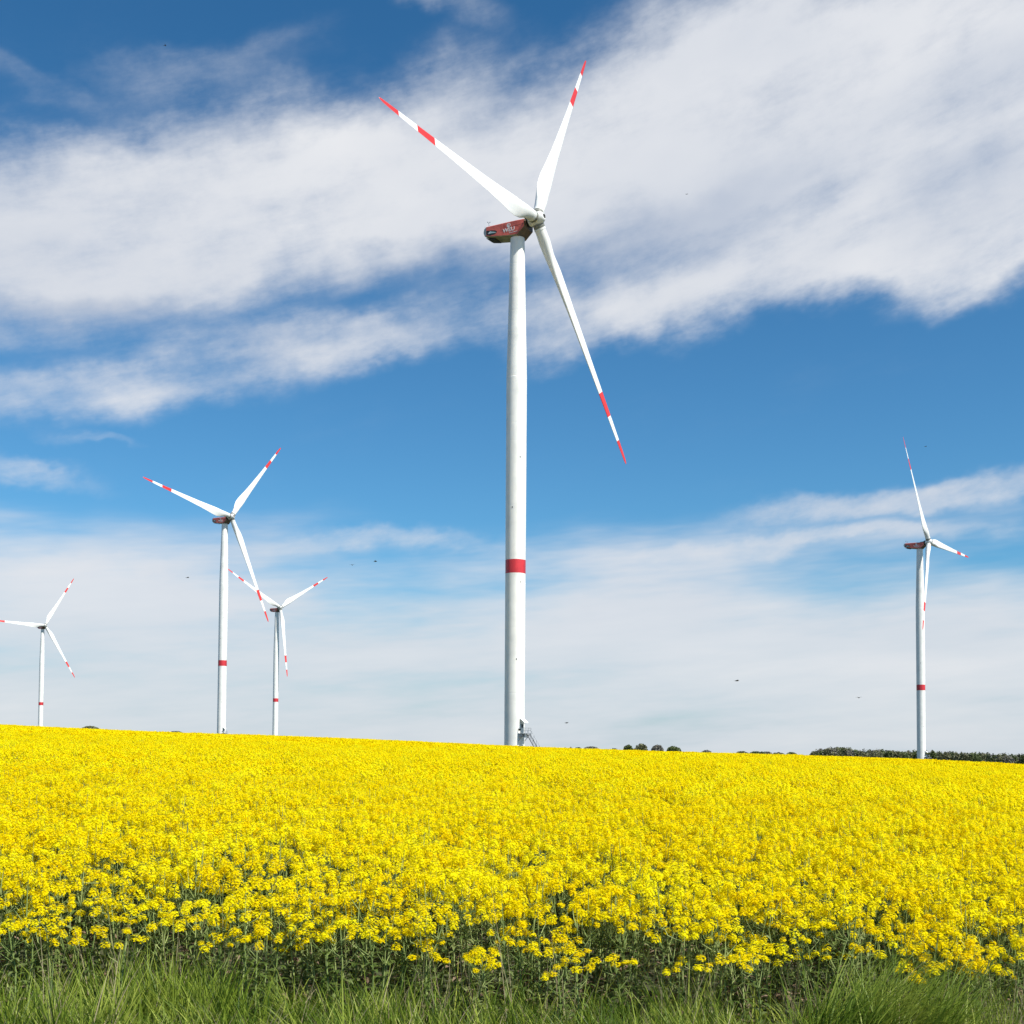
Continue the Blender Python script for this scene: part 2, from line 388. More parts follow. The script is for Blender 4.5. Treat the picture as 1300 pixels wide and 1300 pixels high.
def make_turbine(name, hub, yaw_deg, az_deg):
    yaw = R_(yaw_deg); tilt, cone, OV = R_(5.83), R_(2.1), 4.6
    hub = Vector(hub)
    rz = -yaw                                                    # nacelle +X points upwind
    Mz = Matrix.Rotation(rz, 3, 'Z')
    a = Mz @ Vector((math.cos(tilt), 0, math.sin(tilt))); s = Mz @ Vector((0, 1, 0)); u = a.cross(s)
    axp = hub - a * OV
    base = Vector((axp.x, axp.y, hub.z - HUBH))
    root = empty(name, (base.x, base.y, base.z))
    ground = gzf(base.x, base.y) - base.z
    tw = bpy.data.objects.new('tower', tower_mesh(min(-1.0, ground - 1.0))); COL.objects.link(tw); tw.parent = root
    # nacelle, local frame: origin over the tower axis at hub height
    mb = MB()
    secs = [nsec(-6.7, 1.86, .12, -1.95, .12), nsec(-5.2, 1.9, .08, -2.35, .14), nsec(-1.5, 1.9, .0, -2.95, .14), nsec(.95, 1.9, -.08, -3.25, .14)]
    loft(mb, secs, 0, True, mats=[2, 2, 2, 0, 0, 1, 0, 0])
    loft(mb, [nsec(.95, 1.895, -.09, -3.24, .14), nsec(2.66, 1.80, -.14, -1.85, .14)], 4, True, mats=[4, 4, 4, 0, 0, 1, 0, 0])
    # panel seam, hatch on the roof
    mb.box((.9, -1.905, -1.2), (3.6, .02, .04), None, 3); mb.box((-2.9, -1.905, -.95), (.04, .02, 1.6), None, 3)
    mb.box((-3.2, 0, .12), (2.0, 1.6, .14), None, 1)
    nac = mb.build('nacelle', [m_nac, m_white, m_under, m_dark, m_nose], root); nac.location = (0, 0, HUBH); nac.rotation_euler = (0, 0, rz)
    mb = MB()
    loft(mb, [nsec(-7.75, 1.25, -.25, -1.25, .4), nsec(-7.35, 1.65, .02, -1.65, .25), nsec(-6.7, 1.85, .11, -1.94, .12)], 0)
    for k in range(5): mb.box((-7.1 + .1 * k, -.0, -2.0 - .06 * k), (.08, 2.2, .1), None, 1)
    mb.build('rear_cap', [m_grey, m_dark], nac)
    mb = MB()
    mb.box((-5.7, 0, -2.45), (1.9, 2.3, .16), Matrix.Rotation(R_(12), 3, 'Y'), 0)
    mb.build('cooling_vent', m_dark, nac)
    mb = MB()
    mb.tube([(-6.6, -1.0, .1), (-6.6, -1.0, 1.35)], .035, 8); mb.tube([(-6.6, .9, .1), (-6.6, .9, 1.2)], .035, 8)
    mb.tube([(-6.6, -1.0, .8), (-6.6, .9, .8)], .03, 6); mb.tube([(-7.6, -.9, -.3), (-7.6, -.9, .7)], .04, 6)
    for k in range(3):
        w = k * 2.094; mb.tube([(-6.6, -1.0, 1.35), (-6.6 + .28 * math.cos(w), -1 + .28 * math.sin(w), 1.35)], .02, 5)
        mb.box((-6.6 + .3 * math.cos(w), -1 + .3 * math.sin(w), 1.35), (.14, .14, .14))
    mb.box((-6.6, .9, 1.22), (.5, .05, .18))
    mb.build('weather_mast', m_steel, nac)
    for sd in (-1, 1):
        # emblem: white disc with a swirl cut, on both flanks
        mb = MB()
        def pt(x, z, off=.012): return (x, sd * (1.9 + off), z)
        def poly(p, mi, off):
            q = [pt(x, z, off) for x, z in p] + [pt(x, z, off - .03) for x, z in p]; n = len(p)
            fs = [tuple(range(n)), tuple(range(n, 2 * n))[::-1]] + [(k, (k + 1) % n, n + (k + 1) % n, n + k) for k in range(n)]
            mb.add(q, fs, mi)
        ex, ez = -1.05, -.78
        poly([(ex + .46 * math.cos(k * .2618), ez + .46 * math.sin(k * .2618)) for k in range(24)], 0, .012)
        out_ = [(ex + .30 * math.cos(k * .3 - 1.2) , ez + .05 + .28 * math.sin(k * .3 - 1.2)) for k in range(13)]
        in_ = [(ex + .13 * math.cos(k * .3 - 1.2) - .02, ez + .08 + .13 * math.sin(k * .3 - 1.2)) for k in range(13)][::-1]
        poly(out_ + in_, 1, .02)
        mb.build('emblem', [m_logo, m_nac], nac)
        o = bpy.data.objects.new('lettering', text_mesh('WEU', 1.15)); COL.objects.link(o); o.parent = nac
        o.data.materials.append(m_logo)
        o.location = (-1.0, sd * 1.915, -2.12); o.rotation_euler = (R_(90), 0, 0 if sd < 0 else math.pi); o.scale = (1.12, 1.0, 1)
        mb = MB()
        xx = -.9
        for k, wd in enumerate((.16, .1, .2, .14, .1, .18, .12, .2, .1, .14)):
            poly([(xx, -2.52), (xx + wd, -2.52), (xx + wd, -2.39), (xx, -2.39)], 0, .012); xx += wd + .06
        mb.build('lettering', m_logo, nac)
        # dark patch with a pale swoosh at the rear
        mb = MB()
        poly([(-6.6, -.78), (-6.2, -.86), (-5.2, -.98), (-4.4, -1.15), (-3.95, -1.45), (-4.05, -1.75), (-4.6, -1.95), (-5.6, -1.93), (-6.3, -1.82), (-6.62, -1.6)], 0, .012)
        poly([(-6.15, -1.55), (-5.75, -1.2), (-5.45, -1.08), (-5.35, -1.25), (-5.0, -1.3), (-4.3, -1.52), (-4.1, -1.68), (-4.7, -1.66), (-5.4, -1.58), (-5.8, -1.62)], 1, .022)
        poly([(-6.2, -1.5), (-5.85, -1.2), (-5.6, -1.1), (-5.7, -1.3), (-5.85, -1.55)], 2, .03)
        mb.build('decal', [m_dark, m_teal, m_logo], nac)
    # hub with spinner; frame x = rotor axis
    mb = MB(); n = 40
    pr = [(-2.3, 1.0), (-1.9, 1.1), (-1.5, 1.2), (-1.2, 1.34), (.5, 1.38), (1.1, 1.25), (1.6, .98), (1.9, .7), (1.97, .5), (1.9, .46), (1.8, .1)]
    vs = []
    for x, r in pr:
        for k in range(n): w = 2 * math.pi * k / n; vs.append((x, r * math.cos(w), r * math.sin(w)))
    fs = [(i * n + k, i * n + (k + 1) % n, (i + 1) * n + (k + 1) % n, (i + 1) * n + k) for i in range(len(pr) - 1) for k in range(n)]
    mb.add(vs, fs, 0, True)
    for i in range(len(fs) - n * 2, len(fs)): mb.m[i] = 1
    for i in range(0, n * 2): mb.m[i] = 1
    Mh = Matrix((tuple(a), tuple(s), tuple(u))).transposed().to_4x4()
    hb = mb.build('hub', [m_blade, m_dark], root)
    Mh.translation = hub - base; hb.matrix_local = Mh
    mb = MB(); mb.tube([(-2.6, 0, -.2), (-4.0, 0, -.35)], [1.0, 1.2], 24, 0); mb.build('shaft_housing', m_dark, hb)
    bm_ = BLADE
    for k in range(3):
        ph = R_(az_deg + 120 * k)
        dv = math.cos(cone) * (math.cos(ph) * u + math.sin(ph) * s) + math.sin(cone) * a
        t = (-math.sin(ph) * u + math.cos(ph) * s); yv = dv.cross(t).normalized(); t = yv.cross(dv)
        o = bpy.data.objects.new('rotor_blade', bm_); COL.objects.link(o); o.parent = root
        Mb = Matrix((tuple(t), tuple(yv), tuple(dv))).transposed().to_4x4(); Mb.translation = hub - base; o.matrix_local = Mb
        mb = MB(); mb.tube([(0, 0, 1.2), (0, 0, 1.75), (0, 0, 1.78), (0, 0, 1.95)], [1.2, 1.2, 1.19, 1.17], 32, 0); mb.tube([(0, 0, 1.95), (0, 0, 2.35)], [1.22, 1.22], 32, 1); mb.build('root_collar', [m_collar, m_blade], o)
    # entrance: platform, door, canopy and steep stairs
    dz = 4.75; da = R_(-42); D = Matrix.Rotation(da, 3, 'Z')       # outward direction of the door
    def E(x, y, z): return D @ Vector((x, y, 0)) + Vector((0, 0, dz + z))
    def frame(name, mb, m): 
        o = mb.build(name, m, root); return o
    mb = MB(); mb.box(E(2.12, 0, 1.08), (.10, .95, 2.1), D, 0); mb.box(E(2.16, 0, 1.5), (.06, .5, .7), D, 1)
    frame('door', mb, [m_grey, m_dark])
    mb = MB()
    pts = [(1.7, 3.1), (2.15, 3.05), (3.3, 2.3), (3.3, 2.12), (2.15, 2.83), (1.7, 2.85)]
    vs = [E(x, y, z) for y in (-.62, .62) for x, z in pts]; n = 6
    mb.add(vs, [tuple(range(n))[::-1], tuple(range(n, 12))] + [(k, (k + 1) % n, n + (k + 1) % n, n + k) for k in range(n)])
    for y in (-.55, .55): mb.tube([E(2.0, y, 1.9), E(3.1, y, 2.3)], .04, 6)
    frame('door_canopy', mb, m_white)
    mb = MB(); mb.box(E(2.85, 0, -.06), (1.9, 2.0, .12), D, 0)
    for y in (-.95, .95): mb.tube([E(2.0, y, -1.6), E(3.6, y, -.1)], .06, 6, 0)
    mb.box(E(2.6, -.55, -.42), (1.0, .8, .55), D, 0); mb.box(E(3.55, -.2, -.5), (.5, .9, .75), D, 1)
    plat = frame('entrance_platform', mb, [m_steel, m_white])
    mb = MB()
    for y in (-.97, .97):
        for x in (2.1, 3.0, 3.75): mb.tube([E(x, y, 0), E(x, y, 1.1)], .03, 6)
        for z in (.55, 1.1): mb.tube([E(2.1, y, z), E(3.75, y, z)], .03, 6)
    mb.box(E(3.05, -.99, .55), (.9, .03, 1.0), D, 1); mb.box(E(2.35, -.99, .75), (.7, .05, .35), D, 2)
    o = mb.build('railing', [m_steel, m_white, m_dark], plat)
    run = 3.6; zb = -dz + ground
    k_ = (0 - zb) / 2.0
    mb = MB()
    for y in (-.5, .5): mb.tube([E(3.8, y, -.05), E(3.8 + run * k_ / 2.4, y, zb)], .07, 6, 0)
    nst = int(-zb / .2)
    for i in range(1, nst):
        t = i / nst; mb.box(E(3.8 + run * k_ / 2.4 * t, 0, zb * t - .02), (.24, 1.0, .04), D, 0)
    st = frame('staircase', mb, m_railpaint)
    mb = MB()
    for y in (-.55, .55):
        mb.tube([E(3.75, y, 1.1), E(3.8 + run * k_ / 2.4, y, zb + 1.05)], .035, 6, 0)
        for i in range(5):
            t = (i + .5) / 5; mb.tube([E(3.8 + run * k_ / 2.4 * t, y, zb * t), E(3.8 + run * k_ / 2.4 * t, y, zb * t + 1.06)], .025, 5, 0)
    mb.build('handrail', m_steel, st)
    mb = MB(); lathe(mb, [(4.6, ground - .6), (4.6, ground + .15), (2.9, ground + .42), (2.0, ground + .45)], 48); frame('foundation', mb, m_conc)
    return root
if True:
    BLADE = blade_mesh()
    G_T = 'wind turbines standing in the rapeseed field'
    for hub, yaw, az_, lab in (
        ((-.23, 244.24, 108.81), 31.05, 269.01, 'nearest, biggest white wind turbine with lettered red nacelle and stairs at its foot'),
        ((-151.07, 587.16, 110.34), 33.49, 279.88, 'mid sized white wind turbine whose lowest blade crosses a smaller turbine behind'),
        ((-200.64, 934.85, 103.69), 42.45, 298.08, 'small distant white wind turbine whose upper left blade is crossed by the larger neighbour blade'),
        ((-455.1, 1103.24, 104.7), 41.78, 271.21, 'smallest white wind turbine at the far left, one blade reaching out of the picture'),
        ((196.3, 591.31, 100.4), 37.66, 331.41, 'white wind turbine before the dark wood, one blade hanging down along its tower')):
        tag(make_turbine('wind_turbine', hub, yaw, az_), lab, 'wind turbine', G_T)

# ------------------------------------------------------------------ trees on the skyline
rng = np.random.default_rng(7)
def crown_arrays(c, rx, ry, rz, n, leaf, lumps, rg, flat_bottom=True):
    """leaf clusters spread through a lumpy volume"""
    cs = []
    for k in range(lumps):
        d = rg.normal(size=3); d /= np.linalg.norm(d); q = rg.uniform(.35, .72)
        cs.append((d * q * [1, 1, .8], rg.uniform(.32, .55)))
    cs.append((np.array([0, 0, 0]), .6)); V = []; F = []
    for i in range(n):
        cc, rr = cs[rg.integers(len(cs))]
        d = rg.normal(size=3); d /= np.linalg.norm(d)
        p = cc + d * rr * rg.uniform(.55, 1.0) ** .5
        if flat_bottom and p[2] < -.75: p[2] = -.75 + rg.uniform(0, .15)
        p = np.array(c) + p * [rx, ry, rz]
        a1 = rg.normal(size=3); a1 /= np.linalg.norm(a1); a2 = np.cross(a1, rg.normal(size=3)); a2 /= np.linalg.norm(a2)
        s_ = leaf * rg.uniform(.6, 1.4); b = len(V)
        V += [p - a1 * s_, p - a2 * s_ * .6, p + a1 * s_, p + a2 * s_ * .6]; F.append((b, b + 1, b + 2, b + 3))
    V = np.array(V); lo, hi = np.percentile(V, 2, 0), np.percentile(V, 98, 0); cc = np.array(c)
    V = (V - lo) / (hi - lo) * 2 - 1; nv = np.linalg.norm(V, axis=1, keepdims=True); lim = np.repeat(rg.uniform(.80, 1.06, (len(V) // 4, 1)), 4, 0)
    q = nv.reshape(-1, 4).max(1).repeat(4)[:, None]
    V = cc + np.where(q > lim, V * lim / q, V) * [rx, ry, rz]
    return [tuple(v) for v in V], F
m_leafA = leafy('leaves_green', [(.25, (.075, .10, .035)), (.75, (.15, .18, .06))], .8, .25, island=True)  # broadleaf tones lightened to stand in for distance haze
m_leafB = leafy('leaves_olive', [(.25, (.10, .105, .05)), (.75, (.18, .175, .085))], .8, .2, island=True)
m_leafC = leafy('budding_twigs', [(.25, (.15, .14, .11)), (.75, (.24, .225, .18))], .8, .2, island=True)
m_leafD = leafy('conifer_needles', [(.25, (.02, .032, .016)), (.75, (.045, .06, .028))], .8, .1, island=True)
m_bark = simple('bark', (.09, .07, .05), .3, 3, .9)
def tree(px, ptop, pw, dist, m, lab, seed, squash=1.0, extra=0.0, n=900):
    rg = np.random.default_rng(seed)
    top = at(px, ptop, dist); w = pw / FPX * dist / 2 * 1.15
    gx = gzf(top.x, top.y); H = max(top.z - gx, 2 * w * squash * .7)
    gx = top.z - H if top.z - H < gx else gx
    root = empty('tree', (top.x, top.y, gx))
    ch = min(H * .88, max(2 * w * squash, H * .6)); cz = H - ch / 2
    V, F = crown_arrays((0, 0, cz), w, w, ch * .5, n, max(.25, w * .13), 9, rg)
    mb = MB(); mb.add(V, F, 0); mb.build('crown', m, root)
    mb = MB(); r0 = .05 * H ** .9
    mb.tube([(0, 0, -.5), (.02 * H, 0, H * .2), (0, .02 * H, H * .45), (.01 * H, 0, H * .8)], [r0, r0 * .75, r0 * .5, r0 * .12], 8)
    for k in range(7):
        w_ = k * .9 + rg.uniform(0, .5); z0 = H * rg.uniform(.18, .55); l = w * rg.uniform(.5, .85)
        mb.tube([(0, 0, z0), (l * .5 * math.cos(w_), l * .5 * math.sin(w_), z0 + H * .10), (l * math.cos(w_), l * math.sin(w_), z0 + H * .26)], [r0 * .4, r0 * .25, r0 * .06], 6)
    mb.build('trunk', m_bark, root)
    return tag(root, lab, 'tree', 'trees on the skyline')
if True:
    for i, a_ in enumerate((
        (798, 945, 12.5, 820, m_leafA, 'rounded dense green tree, leftmost of the four full trees right of the big turbine', 1.1),
        (813.5, 943.6, 15.5, 840, m_leafB, 'tallest round tree on the skyline, second of the four full trees', 1.0),
        (834.5, 945, 14.5, 860, m_leafC, 'thin pale grey half bare tree, third of the four full trees', .9),
        (855.5, 946.8, 17, 830, m_leafA, 'broad low dark green tree, rightmost of the four full trees', .7),
        (702.5, 948.2, 7, 900, m_leafB, 'tiny treetop just right of the big turbine stairs', .6),
        (718, 948.5, 7, 950, m_leafC, 'tiny pale treetop second from the big turbine stairs', .6),
        (724.5, 947.8, 4, 950, m_leafC, 'narrow pale treetop between two low treetops on the crest', 1.2),
        (734, 948.2, 9, 930, m_leafA, 'small dark treetop left of the wide grey bush', .6),
        (750.5, 947.2, 17, 960, m_leafC, 'wide grey leafless bush showing over the field crest', .5),
        (780, 949.5, 8, 900, m_leafB, 'small dark treetop standing alone left of the four full trees', .7),
        (897, 951.8, 12, 950, m_leafC, 'faint low treetop right of the four full trees', .5),
        (942, 953.3, 16, 950, m_leafB, 'leftmost treetop of the low row near the dark wood', .5),
        (961.5, 953.2, 20, 930, m_leafA, 'widest dark treetop of the low row near the dark wood', .5),
        (973, 953.8, 13, 940, m_leafC, 'pale treetop in the middle of the low row near the dark wood', .5),
        (988.5, 954.8, 17, 940, m_leafB, 'low treetop second from the right in the row near the dark wood', .5),
        (1005, 954.6, 13, 930, m_leafA, 'dark treetop nearest the left end of the wood', .7),
        (115, 921.2, 20, 800, m_leafB, 'dark treetop over the crest beside the smallest turbine', .5),
        (223.5, 927.8, 16, 800, m_leafB, 'low dark treetop over the crest left of the second turbine', .5))):
        tree(*a_[:6], 20 + i, a_[6], n=1100 if a_[2] > 12 else 450)
    # far wood on the right: one mass
    mb = MB(); rg = np.random.default_rng(5)
    tops = [(1030, 953), (1040, 950.5), (1050, 949.5), (1060, 947.8), (1075, 948.6), (1085, 951), (1100, 952.4), (1112, 951), (1130, 952.5), (1160, 952.8), (1185, 952.5), (1200, 954), (1235, 955), (1260, 956), (1300, 957.5), (1420, 960)]
    tx = [t[0] for t in tops]; ty = [t[1] for t in tops]
    for row in range(4):
        px = 1034 + row * 2
        while px < 1430:
            dist = 1120 + row * 22 + rg.uniform(-8, 8); con = rg.random() < (.2 if px > 1190 else .04)
            ptop = np.interp(px, tx, ty) + (rg.uniform(-.8, 2.6) if not con else rg.uniform(-1.8, .8)) - row * .1
            p = at(px, ptop, dist); g0 = gzf(p.x, p.y); H = max(p.z - g0, 6); g0 = p.z - H - 3; H += 3
            w = rg.uniform(3.2, 8) if not con else rg.uniform(1.6, 2.2)
            if con:
                V = []; F = []
                for k in range(150):
                    t = rg.random() ** .7; z = H * (1 - t * .9); r = w * (.12 + t) * rg.uniform(.5, 1); an = rg.uniform(0, 6.283)
                    b_ = len(V); c = np.array([r * math.cos(an), r * math.sin(an), z]); o1 = np.array([math.cos(an), math.sin(an), -.5]) * .8; o2 = np.array([-math.sin(an), math.cos(an), 0]) * .5
                    V += [c - o1, c - o2, c + o1, c + o2]; F.append((b_, b_ + 1, b_ + 2, b_ + 3))
                mi = 3
            else:
                V, F = crown_arrays((0, 0, H * .52), w, w, H * .5, 420, .72, 9, rg, False); mi = int(rg.choice([0, 1, 1, 2, 0]))
            mb.add([(v[0] + p.x, v[1] + p.y, v[2] + g0) for v in V], F, mi)
            mb.tube([(p.x, p.y, g0), (p.x, p.y, g0 + H * .8)], [.35, .08], 5, 4)
            px += rg.uniform(4, 9)
    wd = mb.build('woodland', [m_leafA, m_leafB, m_leafC, m_leafD, m_bark])
    tag(wd, 'dark mixed wood along the skyline behind the right hand turbine', 'wood', kind='stuff')
    # birds
    m_bird = simple('bird_feathers', (.03, .03, .035), .3, 8, .7)
    for px, py, d, sz, yawb, lab in ((238, 733.5, 140, .5, .4, 'tiny dark bird flying left of the second turbine tower'),
        (447.2, 717.5, 130, .5, 1.4, 'lower left of two tiny dark birds close together left of the big tower'),
        (476.5, 713, 130, .55, -.3, 'upper right of two tiny dark birds close together left of the big tower'),
        (719.2, 918, 120, .5, .6, 'tiny dark bird low over the field right of the big turbine stairs'),
        (935.3, 864.5, 110, .55, .1, 'tiny dark bird gliding level in the pale sky between the two right turbines'),
        (1090.3, 886, 120, .5, .9, 'tiny dark bird low in the sky left of the right hand turbine'),
        (1175, 567, 150, .4, .3, 'tiny dark bird beside the raised blade tip of the right hand turbine'),
        (871.8, 246.8, 150, .35, .8, 'faint tiny bird against the big cloud right of the big rotor'),
        (209.5, 58, 150, .45, .1, 'tiny dark bird high in the deep blue corner')):
        mb = MB(); L_ = sz * .8
        mb.tube([(-.5 * L_, 0, 0), (-.3 * L_, 0, .01), (0, 0, .02), (.28 * L_, 0, .03), (.42 * L_, 0, .04), (.52 * L_, 0, .02)], [.02 * L_, .06 * L_, .12 * L_, .1 * L_, .07 * L_, .01 * L_], 8)
        for sd in (-1, 1):
            vs = [(.2 * L_, sd * .06 * L_, .05 * L_), (.26 * L_, sd * .4 * L_, .24 * L_), (.0 * L_, sd * .85 * L_, .16 * L_), (.06 * L_, sd * .4 * L_, .2 * L_), (-.12 * L_, sd * .06 * L_, .04 * L_)]
            mb.add(vs + [(x, y, z + .02 * L_) for x, y, z in vs], [(0, 1, 2, 3, 4), (9, 8, 7, 6, 5)] + [(k, k + 5, (k + 1) % 5 + 5, (k + 1) % 5) for k in range(5)])
        mb.add([(-.45 * L_, .03 * L_, 0), (-.72 * L_, .12 * L_, .02), (-.72 * L_, -.12 * L_, .02), (-.45 * L_, -.03 * L_, 0)], [(0, 1, 2, 3)])
        o = mb.build('bird', m_bird); p = at(px, py, d); o.location = p; o.rotation_euler = (0, 0, yawb); tag(o, lab, 'bird', 'birds in the sky')

# ------------------------------------------------------------------ rapeseed
m_petal = leafy('petals', [(.2, (.89, .69, .003)), (.5, (.93, .77, .004)), (.85, (.93, .85, .012))], 1.2, .42, .8, spec=0.02)
m_bud = leafy('buds', [(.3, (.30, .30, .02)), (.7, (.45, .42, .03))], 1.2, .2)
m_stem = leafy('stems', [(.25, (.18, .25, .07)), (.75, (.36, .42, .15))], 1.5, .15)
m_leaf = leafy('rape_leaves', [(.2, (.06, .10, .022)), (.55, (.12, .175, .04)), (.85, (.25, .29, .12))], 2.5, .3, .45)
m_dry = leafy('withered_leaves', [(.3, (.16, .10, .07)), (.7, (.30, .22, .15))], 2.5, .2, .7)

def flower_head(mb, c, r, nfl, rg, pm=0, bm=1, petal=.0085, lod=0):
    """raceme: four-petalled flowers round a dome, closed buds on top"""
    c = np.array(c)
    for i in range(nfl):
        t = (i + .5) / nfl; el = math.asin(max(-1, 1 - 1.5 * t))
        an = i * 2.39996 + rg.uniform(-.3, .3)
        d = np.array([math.cos(an) * math.cos(el), math.sin(an) * math.cos(el), math.sin(el) * 1.15 + .2])
        p = c + d * r * np.array([1, 1, rg.uniform(.8, 1.4)]) * rg.uniform(.75, 1.15)
        nrm = d + np.array([0, 0, .5]) + rg.normal(size=3) * .25; nrm /= np.linalg.norm(nrm)
        a1 = np.cross(nrm, rg.normal(size=3)); a1 /= np.linalg.norm(a1); a2 = np.cross(nrm, a1)
        if lod == 0:
            ps = petal * rg.uniform(.85, 1.15)
            for k in range(4):
                w = k * math.pi / 2; e = a1 * math.cos(w) + a2 * math.sin(w); f = -a1 * math.sin(w) + a2 * math.cos(w)
                lift = nrm * ps * .25
                mb.add([p, p + e * ps * .7 - f * ps * .48 + lift * .6, p + e * ps * 1.25 + lift * .4, p + e * ps * .7 + f * ps * .48 + lift * .6], [(0, 1, 2, 3)], pm)
        else:
            ps = petal
            mb.add([p - a1 * ps, p - a2 * ps, p + a1 * ps, p + a2 * ps], [(0, 1, 2, 3)], pm)
    if lod == 0:
        for i in range(6):
            p = c + np.array([rg.normal() * .007, rg.normal() * .007, r * 1.3 + rg.uniform(0, .01)])
            mb.tube([p, p + np.array([0, 0, .008])], [.0022, .001], 4, bm, False, False)

def leaf_blade(mb, p, az, l, w, droop, mi, rg, up=.7):
    """lance-shaped leaf of three folded segments"""
    d = np.array([math.cos(az), math.sin(az), 0]); s = np.array([-d[1], d[0], 0]); p = np.array(p)
    pts = []; q = p.copy(); e = up
    for k in range(5):
        t = k / 4; ww = w * [.25, .85, 1, .6, .03][k]
        fold = np.array([0, 0, .25 * ww])
        pts += [q - s * ww + fold, q, q + s * ww + fold]
        q = q + (d * math.cos(e) + np.array([0, 0, math.sin(e)])) * l / 4; e -= droop / 4 * (1 + .3 * rg.random())
    fs = []
    for k in range(4):
        b = k * 3; fs += [(b, b + 1, b + 4, b + 3), (b + 1, b + 2, b + 5, b + 4)]
    mb.add(pts, fs, mi, True)

def plant(rg, H=1.0, nb=5, lod=0, spread=1.0, low=.80, thick=1.0):
    """returns stem, foliage and flower-head meshes builders; the origin is at the foot"""
    stem = MB(); fol = MB(); heads = []
    lean = rg.normal(size=2) * .05
    top = np.array([lean[0], lean[1], H]); mid = top * .5 + np.array([rg.normal() * .02, rg.normal() * .02, 0])
    stem.tube([(0, 0, -.05), tuple(mid), tuple(top)], [.006 * thick, .005 * thick, .002 * thick], 4 if lod else 5, 0, True, False)
    tips = [(top, rg.uniform(.030, .042))]
    for k in range(nb):
        an = k * 2.4 + rg.uniform(-.5, .5); z0 = H * rg.uniform(.5, .82)
        st = mid + (top - mid) * ((z0 / H - .5) / .5)
        ln = rg.uniform(.07, .17) * spread; z1 = min(H * rg.uniform(low, 1.0), z0 + .45)
        e = np.array([st[0] + math.cos(an) * ln, st[1] + math.sin(an) * ln, z1])
        m2 = st * .45 + e * .55 + np.array([math.cos(an) * ln * .22, math.sin(an) * ln * .22, -.02])
        stem.tube([tuple(st), tuple(m2), tuple(e)], [.0035 * thick, .0028 * thick, .0016 * thick], 4, 0, True, False)
        tips.append((e, rg.uniform(.022, .040)))
        leaf_blade(fol, st, an, rg.uniform(.05, .09), .012, .8, 0, rg, .8)
    for p, r in tips:
        hb = MB(); flower_head(hb, p, r, int(16 + r * 520) if lod == 0 else 11, rg, 0, 1, .0098 if lod == 0 else .0165, lod); heads.append(hb)
    nl = 13 if lod == 0 else 7
    for k in range(nl):
        z = H * (.06 + .62 * (k + rg.random()) / nl); an = k * 2.4 + rg.uniform(-.6, .6)
        big = 1 - z / H
        st = mid * (z / (H * .5)) if z < H * .5 else mid + (top - mid) * ((z / H - .5) / .5)
        leaf_blade(fol, (st[0], st[1], z), an, .06 + .12 * big * rg.uniform(.6, 1.2), .010 + .020 * big, 1.7, 1 if (z < .22 * H and rg.random() < .45) else 0, rg, .75)
    return stem, fol, heads

def merged(mbs_mats, name, mats):
    o = MB()
    for b, mp in mbs_mats:
        k = len(o.v); o.v += b.v; o.f += [[i + k for i in f] for f in b.f]; o.m += [mp[i] for i in b.m]; o.sm += b.sm
    return o.mesh(name, mats)

def scatter(name, pts, idx, rot, scl, protos, parent_mat=None):
    """one object that grows a copy of a prototype mesh on every point"""
    me = bpy.data.meshes.new(name); n = len(pts); me.vertices.add(n)
    me.vertices.foreach_set('co', np.asarray(pts, np.float32).ravel())
    a = me.attributes.new('idx', 'INT', 'POINT'); a.data.foreach_set('value', np.asarray(idx, np.int32))
    a = me.attributes.new('rot', 'FLOAT_VECTOR', 'POINT'); a.data.foreach_set('vector', np.asarray(rot, np.float32).ravel())
    a = me.attributes.new('scl', 'FLOAT_VECTOR', 'POINT'); a.data.foreach_set('vector', np.asarray(scl, np.float32).ravel())
    o = bpy.data.objects.new(name, me); COL.objects.link(o)
    c = bpy.data.collections.new(name + '_kinds')
    for p in protos: c.objects.link(bpy.data.objects.new(name + '_tuft', p))
    ng = bpy.data.node_groups.new(name + '_growth', 'GeometryNodeTree')
    ng.interface.new_socket('Geometry', in_out='INPUT', socket_type='NodeSocketGeometry')
    ng.interface.new_socket('Geometry', in_out='OUTPUT', socket_type='NodeSocketGeometry')
    L = ng.links.new
    gi = ng.nodes.new('NodeGroupInput'); go = ng.nodes.new('NodeGroupOutput')
    ci = ng.nodes.new('GeometryNodeCollectionInfo'); ci.inputs['Collection'].default_value = c
    ci.inputs['Separate Children'].default_value = True; ci.inputs['Reset Children'].default_value = True
    ip = ng.nodes.new('GeometryNodeInstanceOnPoints'); ip.inputs['Pick Instance'].default_value = True
    def attr(nm, t):
        q = ng.nodes.new('GeometryNodeInputNamedAttribute'); q.data_type = t; q.inputs['Name'].default_value = nm; return q.outputs['Attribute']
    er = ng.nodes.new('FunctionNodeEulerToRotation'); L(attr('rot', 'FLOAT_VECTOR'), er.inputs[0])
    L(gi.outputs[0], ip.inputs['Points']); L(ci.outputs[0], ip.inputs['Instance']); L(attr('idx', 'INT'), ip.inputs['Instance Index'])
    L(er.outputs[0], ip.inputs['Rotation']); L(attr('scl', 'FLOAT_VECTOR'), ip.inputs['Scale']); L(ip.outputs[0], go.inputs[0])
    md = o.modifiers.new('growth', 'NODES'); md.node_group = ng
    return o

def smooth_noise(x, y, s, seed):
    r = np.random.default_rng(seed); out = 0
    for k in range(5):
        a = r.uniform(0, 6.283); f = r.uniform(.6, 1.6) / s; ph = r.uniform(0, 6.283)
        out = out + np.sin((x * math.cos(a) + y * math.sin(a)) * f * 6.283 + ph)
    return out / 5
EDGE = 8.35                                     # where the crop begins
def edge(x): return EDGE + .16 * np.sin(x * 1.7 + .6) + .10 * np.sin(x * 4.1) + .25 * np.exp(-((x - 1.85) / .5) ** 2)

